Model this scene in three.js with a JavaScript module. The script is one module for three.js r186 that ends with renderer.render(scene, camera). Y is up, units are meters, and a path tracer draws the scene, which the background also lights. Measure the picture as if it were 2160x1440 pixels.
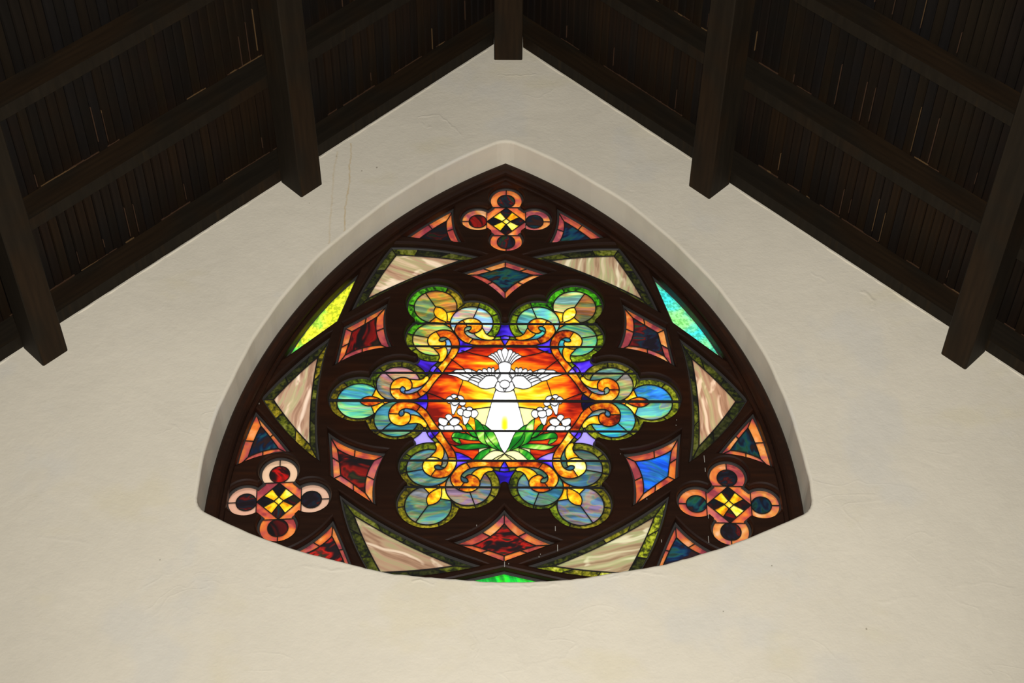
import * as THREE from 'three';
import { mergeGeometries } from 'three/addons/utils/BufferGeometryUtils.js';

// ------------------------------------------------------------------ camera, sky, light, exposure
// World: metres, y up. The gable wall faces +z; the middle of the rose in the window is at (0, ROSE_Y, 0).
const ROSE_Y = 6.461;
const scene = new THREE.Scene();
const renderer = new THREE.WebGLRenderer({ antialias: true });
renderer.toneMapping = THREE.LinearToneMapping;
renderer.toneMappingExposure = 1.0;
renderer.shadowMap.enabled = true;

const camera = new THREE.PerspectiveCamera(2 * Math.atan(720 / 3636.3) * 180 / Math.PI, 1.5, 0.05, 60);
camera.position.set(-0.0029, ROSE_Y - 4.8611, 6.1722);
camera.rotation.set(0.70211, -0.005853, 0.0001, 'YXZ');
scene.add(camera);

scene.background = new THREE.Color(1.0, 1.0, 1.0);          // bright overcast sky behind the glass
scene.backgroundIntensity = 1.7;

// the photographer's flash, just above the lens: it lights the plaster from below and falls off up the gable
const flash = new THREE.SpotLight(0xffffff, 166, 0, 0.68, 1.0, 2);
flash.position.set(0.02, ROSE_Y - 4.75, 6.12);
flash.target.position.set(0, ROSE_Y + 0.95, 0.2);
flash.castShadow = true;
flash.shadow.radius = 3;
scene.add(flash, flash.target);

// ------------------------------------------------------------------ helpers
let seed = 20240611;
const rnd = () => { seed = (seed + 0x6d2b79f5) | 0; let t = Math.imul(seed ^ (seed >>> 15), 1 | seed); t = (t + Math.imul(t ^ (t >>> 7), 61 | t)) ^ t; return ((t ^ (t >>> 14)) >>> 0) / 4294967296; };
const rr = (a, b) => a + (b - a) * rnd();
const mix = (a, b, t) => a + (b - a) * t;
const clamp = (x, a = 0, b = 1) => Math.min(b, Math.max(a, x));
const smooth = (a, b, x) => { const t = clamp((x - a) / (b - a)); return t * t * (3 - 2 * t); };
const HASH = new Float32Array(65536).map(() => rnd());
const lattice = (x, y) => HASH[((x * 374761393 + y * 668265263) >>> 0) & 65535];
function noise(x, y) {
  const xi = Math.floor(x), yi = Math.floor(y), fx = x - xi, fy = y - yi, u = fx * fx * (3 - 2 * fx), v = fy * fy * (3 - 2 * fy);
  const a = lattice(xi, yi), b = lattice(xi + 1, yi), c = lattice(xi, yi + 1), d = lattice(xi + 1, yi + 1);
  return a + (b - a) * u + (c - a) * v + (a - b - c + d) * u * v;
}
const fbm = (x, y, n = 3) => { let s = 0, a = 0.5, t = 0; for (let i = 0; i < n; i++) { s += a * noise(x, y); t += a; x = x * 2.03 + 17.3; y = y * 2.03 + 9.1; a *= 0.55; } return s / t; };
const spread = (x, k = 1.9) => clamp(0.5 + (x - 0.5) * k);
const hex = (h) => [(h >> 16) & 255, (h >> 8) & 255, h & 255];
function ramp(stops, t) {
  const k = clamp(t) * (stops.length - 1), i = Math.min(stops.length - 2, Math.floor(k)), f = k - i, a = stops[i], b = stops[i + 1];
  return [mix(a[0], b[0], f), mix(a[1], b[1], f), mix(a[2], b[2], f)];
}
function texture(n, w, h, f, srgb = true) {                 // w x h metres in n pixels a side
  const data = new Uint8Array(n * n * 4);
  for (let j = 0; j < n; j++) for (let i = 0; i < n; i++) {
    const c = f((i + 0.5) / n * w, (j + 0.5) / n * h), o = (j * n + i) * 4;
    if (typeof c === 'number') { data[o] = data[o + 1] = data[o + 2] = clamp(c) * 255; } else { data[o] = clamp(c[0], 0, 255); data[o + 1] = clamp(c[1], 0, 255); data[o + 2] = clamp(c[2], 0, 255); }
    data[o + 3] = 255;
  }
  const t = new THREE.DataTexture(data, n, n);
  t.magFilter = THREE.LinearFilter; t.minFilter = THREE.LinearMipmapLinearFilter; t.generateMipmaps = true;
  t.wrapS = t.wrapT = THREE.MirroredRepeatWrapping;
  if (srgb) t.colorSpace = THREE.SRGBColorSpace;
  t.repeat.set(1 / w, 1 / h); t.needsUpdate = true;
  return t;
}
function add(parent, name, geometry, material) {
  const m = new THREE.Mesh(geometry, material);
  m.name = name; m.castShadow = m.receiveShadow = true;
  parent.add(m);
  return m;
}
const counts = new Map();
function numbered(name) { const n = counts.get(name) ?? 0; counts.set(name, n + 1); return n ? name + '_' + String(n).padStart(3, '0') : name; }
function tag(o, label, category, group) { o.userData.label = label; if (category) o.userData.category = category; if (group) o.userData.group = group; return o; }
function structure(o, label) { o.userData.kind = 'structure'; if (label) o.userData.label = label; return o; }

// A bar with chamfered long edges: an (x, y) outline pushed from z0 to z1. uv in metres (along, around).
function prism(outline, z0, z1) {
  const pos = [], uv = [], n = outline.length;
  let run = 0;
  for (let i = 0; i < n; i++) {
    const a = outline[i], b = outline[(i + 1) % n], len = Math.hypot(b[0] - a[0], b[1] - a[1]);
    pos.push(a[0], a[1], z0, b[0], b[1], z0, b[0], b[1], z1, a[0], a[1], z0, b[0], b[1], z1, a[0], a[1], z1);
    uv.push(z0, run, z0, run + len, z1, run + len, z0, run, z1, run + len, z1, run);
    run += len;
  }
  const tri = THREE.ShapeUtils.triangulateShape(outline.map((p) => new THREE.Vector2(...p)), []);
  for (const [a, b, c] of tri) {
    for (const k of [a, b, c]) { pos.push(outline[k][0], outline[k][1], z1); uv.push(outline[k][0], outline[k][1]); }
    for (const k of [a, c, b]) { pos.push(outline[k][0], outline[k][1], z0); uv.push(outline[k][0], outline[k][1]); }
  }
  const g = new THREE.BufferGeometry();
  g.setAttribute('position', new THREE.Float32BufferAttribute(pos, 3));
  g.setAttribute('uv', new THREE.Float32BufferAttribute(uv, 2));
  g.computeVertexNormals();
  return g;
}
const chamfered = (x0, x1, y0, y1, c) => [[x0 + c, y0], [x1 - c, y0], [x1, y0 + c], [x1, y1 - c], [x1 - c, y1], [x0 + c, y1], [x0, y1 - c], [x0, y0 + c]];

// ------------------------------------------------------------------ the opening: three arcs
// Each side is an arc of radius r whose centre lies a from the middle, opposite that side.
function threeArcs(a, r, n = 60) {
  const out = [], corner = (() => { const cx = a * Math.cos(Math.PI / 6), cy = a * 0.5; return -cy + Math.sqrt(r * r - cx * cx); })();
  for (let k = 0; k < 3; k++) {                             // from the apex round to the left
    const side = Math.PI * (5 / 6 + 2 / 3 * k), cx = -a * Math.cos(side), cy = -a * Math.sin(side);
    const from = Math.PI * (0.5 + 2 / 3 * k), p = [corner * Math.cos(from), corner * Math.sin(from)], q = [corner * Math.cos(from + Math.PI * 2 / 3), corner * Math.sin(from + Math.PI * 2 / 3)];
    const t0 = Math.atan2(p[1] - cy, p[0] - cx); let t1 = Math.atan2(q[1] - cy, q[0] - cx);
    if (t1 < t0) t1 += 2 * Math.PI;
    for (let i = 0; i < n; i++) { const t = mix(t0, t1, i / n); out.push([cx + r * Math.cos(t), cy + r * Math.sin(t)]); }
  }
  return out;
}
const FRONT = 0.235, BACK = -0.07;                           // faces of the gable wall
const APEX = 2.28, RAFTER = 0.13;                            // underside of the rafters meets at APEX (45 degrees); deck lies RAFTER above
const HALF = 3.6, EAVE = APEX - HALF;                        // half width of the nave

// ------------------------------------------------------------------ gable wall
const W0 = [-2.6, -2.0], WS = 5.2;
const toPlane = (x, y) => [x - W0[0], y - W0[1]];
const drips = [                                              // run-down stains left of the window: [top, bottom, width, depth]
  { p: [[-0.772, 1.45], [-0.766, 1.37], [-0.77, 1.29], [-0.763, 1.2], [-0.766, 1.125], [-0.774, 0.996], [-0.765, 0.837]], w: 0.0034, k: 0.34 },
  { p: [[-0.835, 1.391], [-0.845, 1.256], [-0.841, 1.059], [-0.839, 0.9], [-0.833, 0.744]], w: 0.004, k: 0.15 },
];
const nearLine = (p, x, y) => { let d = 9; for (let i = 0; i + 1 < p.length; i++) { const [ax, ay] = p[i], [bx, by] = p[i + 1], t = clamp(((x - ax) * (bx - ax) + (y - ay) * (by - ay)) / ((bx - ax) ** 2 + (by - ay) ** 2)); d = Math.min(d, Math.hypot(x - ax - (bx - ax) * t, y - ay - (by - ay) * t)); } return d; };
const specks = Array.from({ length: 22 }, () => [rr(-2.3, 2.3), rr(-1.6, 2.0), rr(0.0025, 0.005)]);
const plasterColor = texture(2048, WS, WS, (s, t) => {
  const x = s + W0[0], y = t + W0[1], m = fbm(x * 2.2 + 3, y * 2.2, 4) - 0.5, f = fbm(x * 26, y * 26, 3) - 0.5;
  const k = 1 + 0.05 * m + 0.022 * f;
  let c = [226 * k, 215 * k, 192 * k];
  const bl = smooth(0.60, 0.78, fbm(x * 3.1 + 40, y * 3.1 + 7, 4)), ye = smooth(0.62, 0.8, fbm(x * 2.7 + 90, y * 4.1 + 70, 4));
  c = [c[0] - 4 * bl, c[1] - 2 * bl, c[2] + 2 * bl];
  c = [c[0] - 1 * ye, c[1] - 2 * ye, c[2] - 7 * ye];
  if (x < -0.7 && x > -0.9 && y > 0.7) for (const d of drips) {
    const q = nearLine(d.p, x + 0.004 * (noise(y * 90, 3) - 0.5), y), e = d.k * (1 - smooth(d.w * 0.4, d.w * 1.6, q)) * (0.55 + 0.7 * noise(x * 60, y * 40));
    c = [mix(c[0], 190, e), mix(c[1], 150, e), mix(c[2], 84, e)];
  }
  for (const [px, py, r] of specks) if (Math.abs(x - px) < r && Math.abs(y - py) < r) { const e = 0.6 * (1 - smooth(r * 0.3, r, Math.hypot(x - px, (y - py) * 0.7))); c = [mix(c[0], 95, e), mix(c[1], 85, e), mix(c[2], 65, e)]; }
  return c;
});
const trowel = [                                             // ridges and the rim of a patch left by the trowel
  { p: [[-0.437, 1.647], [-0.341, 1.662], [-0.279, 1.595], [-0.225, 1.522]], w: 0.008, h: 0.16 }, { p: [[-0.042, 1.972], [0.044, 1.965], [0.155, 1.977]], w: 0.008, h: 0.14 },
  { p: [[-0.43, 1.6], [-0.386, 1.573]], w: 0.014, h: 0.12 }, { p: [[-0.37, -1.108], [-0.332, -1.099], [-0.283, -1.126]], w: 0.009, h: 0.22 }, { p: [[-0.815, -1.033], [-0.698, -1.058], [-0.575, -1.04]], w: 0.012, h: 0.12 },
  { p: [[-0.991, -0.797], [-0.91, -0.821]], w: 0.009, h: 0.1 }, { p: [[1.438, 0.58], [1.489, 0.545]], w: 0.011, h: 0.12 }, { p: [[1.657, 0.472], [1.704, 0.413], [1.687, 0.369]], w: 0.016, h: 0.24 },
  { p: [[-0.121, -1.125], [0.07, -1.135], [0.223, -1.12]], w: 0.012, h: 0.16 }, { p: [[0.42, -1.09], [0.55, -1.06], [0.66, -1.075]], w: 0.01, h: 0.12 }, { p: [[-1.9, -0.9], [-1.7, -0.93]], w: 0.014, h: 0.08 }, { p: [[1.5, -1.2], [1.66, -1.17]], w: 0.014, h: 0.08 },
].map((q) => { const xs = q.p.map((v) => v[0]), ys = q.p.map((v) => v[1]); return { ...q, box: [Math.min(...xs) - 0.05, Math.max(...xs) + 0.05, Math.min(...ys) - 0.05, Math.max(...ys) + 0.05] }; });
const plasterBump = texture(2048, WS, WS, (s, t) => {
  const px = s + W0[0], py = t + W0[1];
  let raised = 0;
  for (const q of trowel) if (px > q.box[0] && px < q.box[1] && py > q.box[2] && py < q.box[3]) raised = Math.max(raised, 0.6 * q.h * (1 - smooth(0, q.w, nearLine(q.p, px + 0.012 * (noise(px * 40, py * 40) - 0.5), py + 0.012 * (noise(px * 40 + 9, py * 40) - 0.5)))) * (0.5 + noise(px * 50, py * 50)));
  const wx = fbm(s * 3 + 5, t * 3, 2), wy = fbm(s * 3 + 50, t * 3 + 8, 2);
  const broad = fbm(s * 2.4, t * 2.4, 3), hand = fbm(s * 9 + wx * 3, t * 14 + wy * 3, 3), ridge = 1 - Math.abs(2 * fbm(s * 5 + wx * 2, t * 8 + wy * 2, 3) - 1);
  return raised + 0.42 + 0.5 * (broad - 0.5) + 0.14 * (hand - 0.5) + 0.05 * smooth(0.93, 1, ridge) * smooth(0.55, 0.75, broad) + 0.045 * (fbm(s * 60, t * 75, 2) - 0.5) + 0.03 * (noise(s * 170, t * 190) - 0.5);
}, false);
for (const t of [plasterColor, plasterBump]) t.offset.set(-W0[0] / WS, -W0[1] / WS);
const plaster = new THREE.MeshStandardMaterial({ name: 'plaster', map: plasterColor, bumpMap: plasterBump, bumpScale: 0.012, roughness: 0.92 });
const revealPlaster = new THREE.MeshStandardMaterial({ name: 'reveal_plaster', map: plasterColor, bumpMap: plasterBump, bumpScale: 0.004, roughness: 0.92 });
const limewash = new THREE.MeshStandardMaterial({ name: 'limewash', color: 0xd8cfbb, roughness: 0.95 });

const wob = (p, amp, f) => p.map(([x, y], i) => { const l = Math.hypot(x, y), d = amp * (fbm(x * f + 31, y * f + 11, 3) - 0.5) * 2; const e = y < -0.85 ? 0.0045 * (fbm(x * 34, y * 20, 3) - 0.5) * 2 * smooth(-0.85, -1.0, y) : 0; return [x * (1 + (d + e) / l), y * (1 + (d + e) / l)]; });
const rounded = (p, n) => p.map((_, i) => { let x = 0, y = 0; for (let k = -n; k <= n; k++) { const q = p[(i + k + p.length) % p.length]; x += q[0]; y += q[1]; } return [x / (2 * n + 1), y / (2 * n + 1)]; });
const opening = wob(rounded(threeArcs(1.388, 2.491, 110), 2), 0.008, 4.5);
{
  const s = new THREE.Shape([[-HALF, -ROSE_Y], [HALF, -ROSE_Y], [HALF, EAVE + 0.15], [0, APEX + 0.15], [-HALF, EAVE + 0.15]].map((p) => new THREE.Vector2(...p)));
  s.holes.push(new THREE.Path(opening.map((p) => new THREE.Vector2(...p))));
  const b = 0.013;
  const g = new THREE.ExtrudeGeometry(s, { depth: FRONT - BACK - 2 * b, bevelEnabled: true, bevelThickness: b, bevelSize: b, bevelOffset: -b, bevelSegments: 4, steps: 1 });
  g.translate(0, 0, BACK + b);
  const wall = structure(add(scene, 'wall_front', g, [plaster, revealPlaster]), 'white plastered gable wall round the stained glass window');
  wall.position.y = ROSE_Y;
  // the uneven bead of plaster left where the wall was brushed up against the timbers
  const bead = (p, q, r0) => {
    const L = Math.hypot(q[0] - p[0], q[1] - p[1]), n = Math.max(8, Math.round(L / 0.012)), ring = 7, pos = [], idx = [];
    const ux = (q[0] - p[0]) / L, uy = (q[1] - p[1]) / L, nx = -uy, ny = ux;
    for (let i = 0; i <= n; i++) {
      const d = i / n * L, x = p[0] + ux * d, y = p[1] + uy * d, r = r0 * Math.min(1.25, 0.2 + 1.0 * smooth(0.35, 0.75, fbm(x * 14 + 7, y * 14 + 3, 3)) + 0.35 * noise(x * 90, y * 90)) * Math.min(1, i / 3 + 0.2, (n - i) / 3 + 0.2);
      for (let k = 0; k < ring; k++) { const a = k / ring * 2 * Math.PI; pos.push(x + nx * r * Math.cos(a), y + ny * r * Math.cos(a), FRONT + r * 0.55 * Math.sin(a)); }
    }
    for (let i = 0; i < n; i++) for (let k = 0; k < ring; k++) { const a = i * ring + k, b2 = i * ring + (k + 1) % ring; idx.push(a, b2, a + ring, b2, b2 + ring, a + ring); }
    const g2 = new THREE.BufferGeometry(); g2.setAttribute('position', new THREE.Float32BufferAttribute(pos, 3)); g2.setIndex(idx);
    g2.setAttribute('uv', new THREE.Float32BufferAttribute(new Float32Array(pos.length / 3 * 2).map((_, i) => pos[(i >> 1) * 3 + (i & 1)]), 2));
    g2.computeVertexNormals();
    return g2;
  };
  for (const s2 of [-1, 1]) {
    const on = (u) => [s2 * (u - 0.0055), APEX - u - 0.0055];
    for (const [a, c] of [[0.09, 0.94], [1.12, 2.0], [2.19, 2.9]]) add(wall, 'plaster_bead', bead(on(a), on(c), 0.0058), plaster);
  }
}
// the rest of the nave: side walls, back wall and floor, all behind or below the picture
structure(add(scene, 'wall_left', prism(chamfered(-HALF - 0.3, -HALF, 0, ROSE_Y + EAVE + 0.2, 0.01), BACK, 12.3), limewash), 'plain left side wall of the nave');
structure(add(scene, 'wall_right', prism(chamfered(HALF, HALF + 0.3, 0, ROSE_Y + EAVE + 0.2, 0.01), BACK, 12.3), limewash), 'plain right side wall of the nave');
structure(add(scene, 'wall_back', prism([[-HALF, 0], [HALF, 0], [HALF, ROSE_Y + EAVE + 0.15], [0, ROSE_Y + APEX + 0.15], [-HALF, ROSE_Y + EAVE + 0.15]], 12, 12.3), limewash), 'plain end wall of the nave');
structure(add(scene, 'floor', prism(chamfered(-HALF - 0.3, HALF + 0.3, -0.2, 0, 0.01), BACK, 12.3), new THREE.MeshStandardMaterial({ name: 'floor_tile', color: 0x8a6f55, roughness: 0.7 })), 'floor of the nave');

// ------------------------------------------------------------------ roof
const timberMap = texture(1024, 1.6, 1.6, (s, t) => {
  const g = fbm(s * 5, t * 70, 3), b = fbm(s * 2.6 + 8, t * 3 + 3, 3), sc = smooth(0.66, 0.8, fbm(s * 3 + 60, t * 26 + 20, 3));
  const k = 0.84 + 0.32 * g, rust = smooth(0.52, 0.75, b);
  return [(180 + 26 * rust + 26 * sc) * k, (172 + 4 * rust + 14 * sc) * k, (160 - 18 * rust - 4 * sc) * k];
});
const timber = (h, name, rough = 0.7) => new THREE.MeshPhysicalMaterial({ name, color: h, map: timberMap, roughness: rough, specularIntensity: 0.25 });
const beamStain = timber(0x322b21, 'beam_stain'), rafterStain = timber(0x2e281f, 'rafter_stain');
const boardStains = [0x251f19, 0x282017, 0x211d19, 0x261f1a, 0x23201f, 0x2b2318].map((h, i) => timber(h, 'board_stain_' + 'abcdef'[i]));
const bareWood = new THREE.MeshStandardMaterial({ name: 'bare_wood', color: 0x3e250c, roughness: 0.8 });
const bareWoodPale = new THREE.MeshStandardMaterial({ name: 'bare_wood_pale', color: 0x5c4220, roughness: 0.8 });

const DECK = APEX + RAFTER * Math.SQRT2, LONG = 12.05;
const slope = (side) => { const g = new THREE.Group(); g.position.set(0, ROSE_Y + DECK, 0); g.rotation.z = side < 0 ? Math.PI / 4 : -Math.PI / 4; return g; };
// In a slope's own axes x runs along the slope away from the ridge (mirrored on the left), y is out of the roof, z along the nave.
const slab = mergeGeometries([-1, 1].map((s) => {
  const g = prism(chamfered(s < 0 ? -5.6 : 0, s < 0 ? 0 : 5.6, 0.022, 0.12, 0.004), BACK, 12.3);
  g.rotateZ(s < 0 ? Math.PI / 4 : -Math.PI / 4);
  g.translate(0, ROSE_Y + DECK, 0);
  return g;
}));
const ceiling = structure(add(scene, 'ceiling', slab, rafterStain), 'dark boarded roof on both sides of the ridge');
const PITCH = 0.0472;
const boardShapes = [0, 1, 2].map((k) => prism([[-PITCH / 2 + 0.0012, 0.02], [-PITCH / 2 + 0.0012, 0.006 + k * 0.001], [-PITCH / 2 + 0.006, 0], [PITCH / 2 - 0.006, 0], [PITCH / 2 - 0.0012, 0.006 + k * 0.001], [PITCH / 2 - 0.0012, 0.02]], FRONT - 0.02, LONG));
for (const s of [-1, 1]) for (let i = 0; i < 104; i++) {
  const d = (i + 0.5) * PITCH + 0.02, b = add(ceiling, 'board', boardShapes[Math.floor(rnd() * 3)], boardStains[Math.floor(rnd() * 6)]);
  b.rotation.z = s < 0 ? Math.PI / 4 : -Math.PI / 4;
  const lift = rr(-0.001, 0.0015);
  b.position.set(s * d * Math.SQRT1_2 + s * lift * Math.SQRT1_2, ROSE_Y + DECK - d * Math.SQRT1_2 + lift * Math.SQRT1_2, 0);
}
// rafters
const RZ = [[FRONT + 0.001, 0.31], [0.842, 0.908], [1.465, 1.529], [2.088, 2.154], [2.71, 2.776]];
const where = ['lying against the white gable wall', 'second from the white gable wall', 'third from the white gable wall', 'fourth from the white gable wall', 'fifth from the white gable wall'];
for (const s of [-1, 1]) RZ.forEach(([z0, z1], k) => {
  const a = s < 0 ? 0.091 : 0.1265, o = s < 0 ? [[-5.0, -RAFTER], [-a - RAFTER, -RAFTER], [-a, -0.003], [-5.0, -0.003]] : [[a + RAFTER, -RAFTER], [5.0, -RAFTER], [5.0, -0.003], [a, -0.003]];   // cut plumb against the ridge beam
  const r = add(scene, numbered('rafter'), prism(o, z0, z1), rafterStain);
  r.position.set(0, ROSE_Y + DECK, 0); r.rotation.z = s < 0 ? Math.PI / 4 : -Math.PI / 4;
  tag(r, `dark wooden rafter ${where[k]}, ${s < 0 ? 'left' : 'right'} roof slope`, 'rafter', 'rafters under the roof boards');
});
// purlins: two on each slope, bedded under the rafters
for (const s of [-1, 1]) [[1.556, 'upper'], [3.06, 'lower']].forEach(([d, which]) => {
  const o = chamfered(s < 0 ? -d : d - 0.134, s < 0 ? -d + 0.134 : d, -0.158, -0.003, 0.005);
  const p = add(scene, numbered('purlin'), prism(o, FRONT + 0.001, LONG), beamStain);
  p.position.set(0, ROSE_Y + APEX, 0); p.rotation.z = s < 0 ? Math.PI / 4 : -Math.PI / 4;
  tag(p, `dark wooden purlin, ${which} one of the ${s < 0 ? 'left' : 'right'} roof slope, running into the wall`, 'purlin', 'purlins of the roof');
});
{
  const r = add(scene, 'ridge_beam', prism(chamfered(-0.062, 0.086, 2.088, APEX + 0.12, 0.005), FRONT + 0.001, LONG), beamStain);
  r.position.y = ROSE_Y;
  tag(r, 'dark square ridge beam at the peak of the roof, above the window apex', 'beam');
}
// bare wood showing in the joints of the boards and along the foot of each bay, where the stain missed it
for (const s of [-1, 1]) for (let i = 0; i < 34; i++) {
  const bay = Math.floor(rnd() * 3), z0 = RZ[bay][1] + rr(0, 0.1) ** 1.2, len = rr(0.03, 0.26), d = Math.round(rr(5, 76)) * PITCH + 0.02, w = rr(0.0008, 0.002);
  const m = add(ceiling, 'bare_wood_sliver', prism(chamfered(-w, w, -0.0025, 0.004, 0.0008), z0, z0 + len), rnd() < 0.3 ? bareWoodPale : bareWood);
  m.rotation.z = s < 0 ? Math.PI / 4 : -Math.PI / 4;
  m.position.set(s * d * Math.SQRT1_2, ROSE_Y + DECK - d * Math.SQRT1_2, 0);
}
for (const s of [-1, 1]) for (let i = 0; i < 44; i++) {
  const bay = rnd() < 0.6 ? 0 : 1, d0 = rr(0.4, 3.5), len = rr(0.02, 0.16), h = rr(0.0015, 0.004);
  const x0 = s < 0 ? -d0 - len : d0;
  const m = add(ceiling, 'bare_wood_edge', prism(chamfered(x0, x0 + len, -h, 0.002, 0.0009), RZ[bay][1] + 0.001, RZ[bay][1] + rr(0.003, 0.007)), rnd() < 0.25 ? bareWoodPale : bareWood);
  m.rotation.z = s < 0 ? Math.PI / 4 : -Math.PI / 4;
  m.position.set(0, ROSE_Y + DECK, 0);
}

// ------------------------------------------------------------------ stained glass: colours of the sheets
const N = 640;                                               // a sheet of glass is 1 m square in the textures
const sheet = (f) => texture(N, 1, 1, f);
const RAMP = {
  amber: [0x3e0e02, 0x7c2203, 0xb24a05, 0xd67c08, 0xf2b418, 0xfce26a].map(hex),
  yellow: [0xb45a04, 0xdc8c08, 0xf4c018, 0xfde048, 0xfff6a0, 0xfffcd8].map(hex),
  fire: [0x6e0a00, 0xa81a00, 0xd03800, 0xe86200, 0xf89414, 0xffc640].map(hex),
  sun: [0xe87404, 0xf9a006, 0xffc41a, 0xffe23e, 0xfff59a].map(hex),
  pearl: [0x90725e, 0xa98c76, 0xb49c84, 0xa5a57e, 0xb8b08c, 0xcdbda4, 0xe4d6c0].map(hex),
  pink: [0x94404c, 0xb85c58, 0xcc7048, 0xdc8a3e, 0xe4a060, 0xe8b898].map(hex),
  dark: [0x120a12, 0x1c1024, 0x0a2834, 0x3a0a0c, 0x6e0e0a, 0x0c3038, 0x2a3a14].map(hex),
  red: [0x160c10, 0x3c0a0c, 0x80100a, 0xb41c0e, 0x6e1810, 0x1e2c1e, 0x3a3a20].map(hex),
  teal: [0x3a1a18, 0x0c1c3c, 0x0c3c5c, 0x0e5a6e, 0x2a6a54, 0x1c4a40, 0x4e4e2a].map(hex),
  violet: [0x2a0c7c, 0x3c16c4, 0x5a3cec, 0x8a6af8, 0xc8b6ff].map(hex),
  leaf: [0x0a6a14, 0x1f8f1e, 0x57b52c, 0x9ad44e, 0xd2f09a].map(hex),
  ripple: [0x1c2208, 0x3c4410, 0x6c7418, 0x97a224, 0xc2c84a, 0xe8ec96].map(hex),
};
const flow = (x, y, fx, fy, w) => fbm(x * fx + w * fbm(x * 5 + 3, y * 5 + 1, 2), y * fy + w * fbm(x * 5 + 30, y * 5 + 12, 2), 3);
const SHEET = {
  opal: sheet((x, y) => {
    const n = spread(flow(x, y, 9, 58, 4), 2.4), h = spread(flow(x + 7, y + 3, 7, 40, 4), 2.9), g = flow(x + 4, y + 9, 30, 120, 1);
    const c = ramp([[150, 205, 250], [155, 232, 228], [205, 240, 185], [255, 240, 180], [255, 208, 185], [218, 200, 235]], h), k = 0.70 + 0.42 * n + 0.1 * (g - 0.5);
    return [c[0] * k, c[1] * k, c[2] * k];
  }),
  ripple: sheet((x, y) => { const n = spread(fbm(x * 85, y * 85, 3), 2.1), b = spread(fbm(x * 14 + 3, y * 14, 2), 1.8); return ramp(RAMP.ripple, 0.62 * n + 0.46 * b + 0.06); }),
  amber: sheet((x, y) => { const n = spread(fbm(x * 55, y * 55, 3), 1.7), b = spread(flow(x, y, 12, 12, 2), 1.9); return ramp(RAMP.amber, 0.55 * n + 0.66 * b + 0.02); }),
  yellow: sheet((x, y) => { const n = spread(fbm(x * 60, y * 40, 3), 1.6), b = spread(flow(x, y, 14, 14, 2), 1.8); return ramp(RAMP.yellow, 0.5 * n + 0.62 * b - 0.04); }),
  fire: sheet((x, y) => { const n = spread(flow(x, y, 4, 17, 3), 2.2), g = fbm(x * 30, y * 110, 2); return ramp(RAMP.fire, n * 0.95 + 0.08 + 0.12 * (g - 0.5)); }),
  sun: sheet((x, y) => { const n = spread(flow(x + 3, y, 4, 19, 3), 2.1), g = fbm(x * 30, y * 90, 2); return ramp(RAMP.sun, n + 0.15 * (g - 0.5)); }),
  pearl: sheet((x, y) => { const n = spread(flow(x, y, 4, 44, 3), 2.2), g = fbm(x * 20, y * 150, 2), w = 0.7 * smooth(0.6, 0.8, flow(x + 9, y, 5, 34, 3)); const c = ramp(RAMP.pearl, n * 0.8 + 0.1 * g); return [mix(c[0], 250, w), mix(c[1], 240, w), mix(c[2], 225, w)]; }),
  pink: sheet((x, y) => { const n = spread(flow(x, y, 16, 16, 2), 2.1), g = fbm(x * 70, y * 70, 2); return ramp(RAMP.pink, n * 0.92 + 0.18 * (g - 0.5)); }),
  dark: sheet((x, y) => ramp(RAMP.dark, spread(flow(x, y, 14, 22, 3), 2.6))),
  red: sheet((x, y) => ramp(RAMP.red, spread(flow(x, y, 14, 30, 4), 2.5))),
  teal: sheet((x, y) => ramp(RAMP.teal, spread(flow(x, y, 12, 26, 4), 2.5))),
  violet: sheet((x, y) => ramp(RAMP.violet, spread(flow(x, y, 7, 22, 3), 2.4))),
  leaf: sheet((x, y) => ramp(RAMP.leaf, spread(flow(x, y, 9, 26, 3), 2.4))),
  // the sky behind the dove: stained yellow near the light, burning to red towards the ring (laid out once for the whole picture)
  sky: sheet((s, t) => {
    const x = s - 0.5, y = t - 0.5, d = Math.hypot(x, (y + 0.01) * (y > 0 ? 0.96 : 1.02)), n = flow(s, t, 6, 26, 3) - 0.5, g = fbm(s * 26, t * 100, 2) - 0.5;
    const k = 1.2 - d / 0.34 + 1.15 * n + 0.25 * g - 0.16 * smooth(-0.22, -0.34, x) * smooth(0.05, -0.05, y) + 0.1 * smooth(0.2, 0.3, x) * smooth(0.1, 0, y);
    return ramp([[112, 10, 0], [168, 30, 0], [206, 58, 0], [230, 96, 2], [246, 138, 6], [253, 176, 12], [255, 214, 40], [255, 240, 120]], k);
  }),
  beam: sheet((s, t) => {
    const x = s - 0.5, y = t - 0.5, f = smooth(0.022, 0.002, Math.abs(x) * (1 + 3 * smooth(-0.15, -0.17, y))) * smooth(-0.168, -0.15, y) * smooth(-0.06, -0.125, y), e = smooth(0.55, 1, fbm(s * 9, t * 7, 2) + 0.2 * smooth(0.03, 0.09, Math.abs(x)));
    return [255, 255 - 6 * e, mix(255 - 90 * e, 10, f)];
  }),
  clear: sheet((x, y) => { const k = 0.93 + 0.09 * fbm(x * 12, y * 20, 3); return [255 * k, 255 * k, 255 * k]; }),
  speckle: sheet((x, y) => {
    const b = spread(flow(x, y, 8, 8, 2), 2.2), n = smooth(0.30, 0.62, fbm(x * 130, y * 95, 2)), c = ramp([[226, 240, 120], [250, 250, 150], [170, 240, 190], [90, 235, 240], [190, 255, 240]], b), k = 0.80 + 0.28 * n;
    return [c[0] * k, c[1] * k, c[2] * k];
  }),
};
const glassMaterials = new Map();
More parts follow.
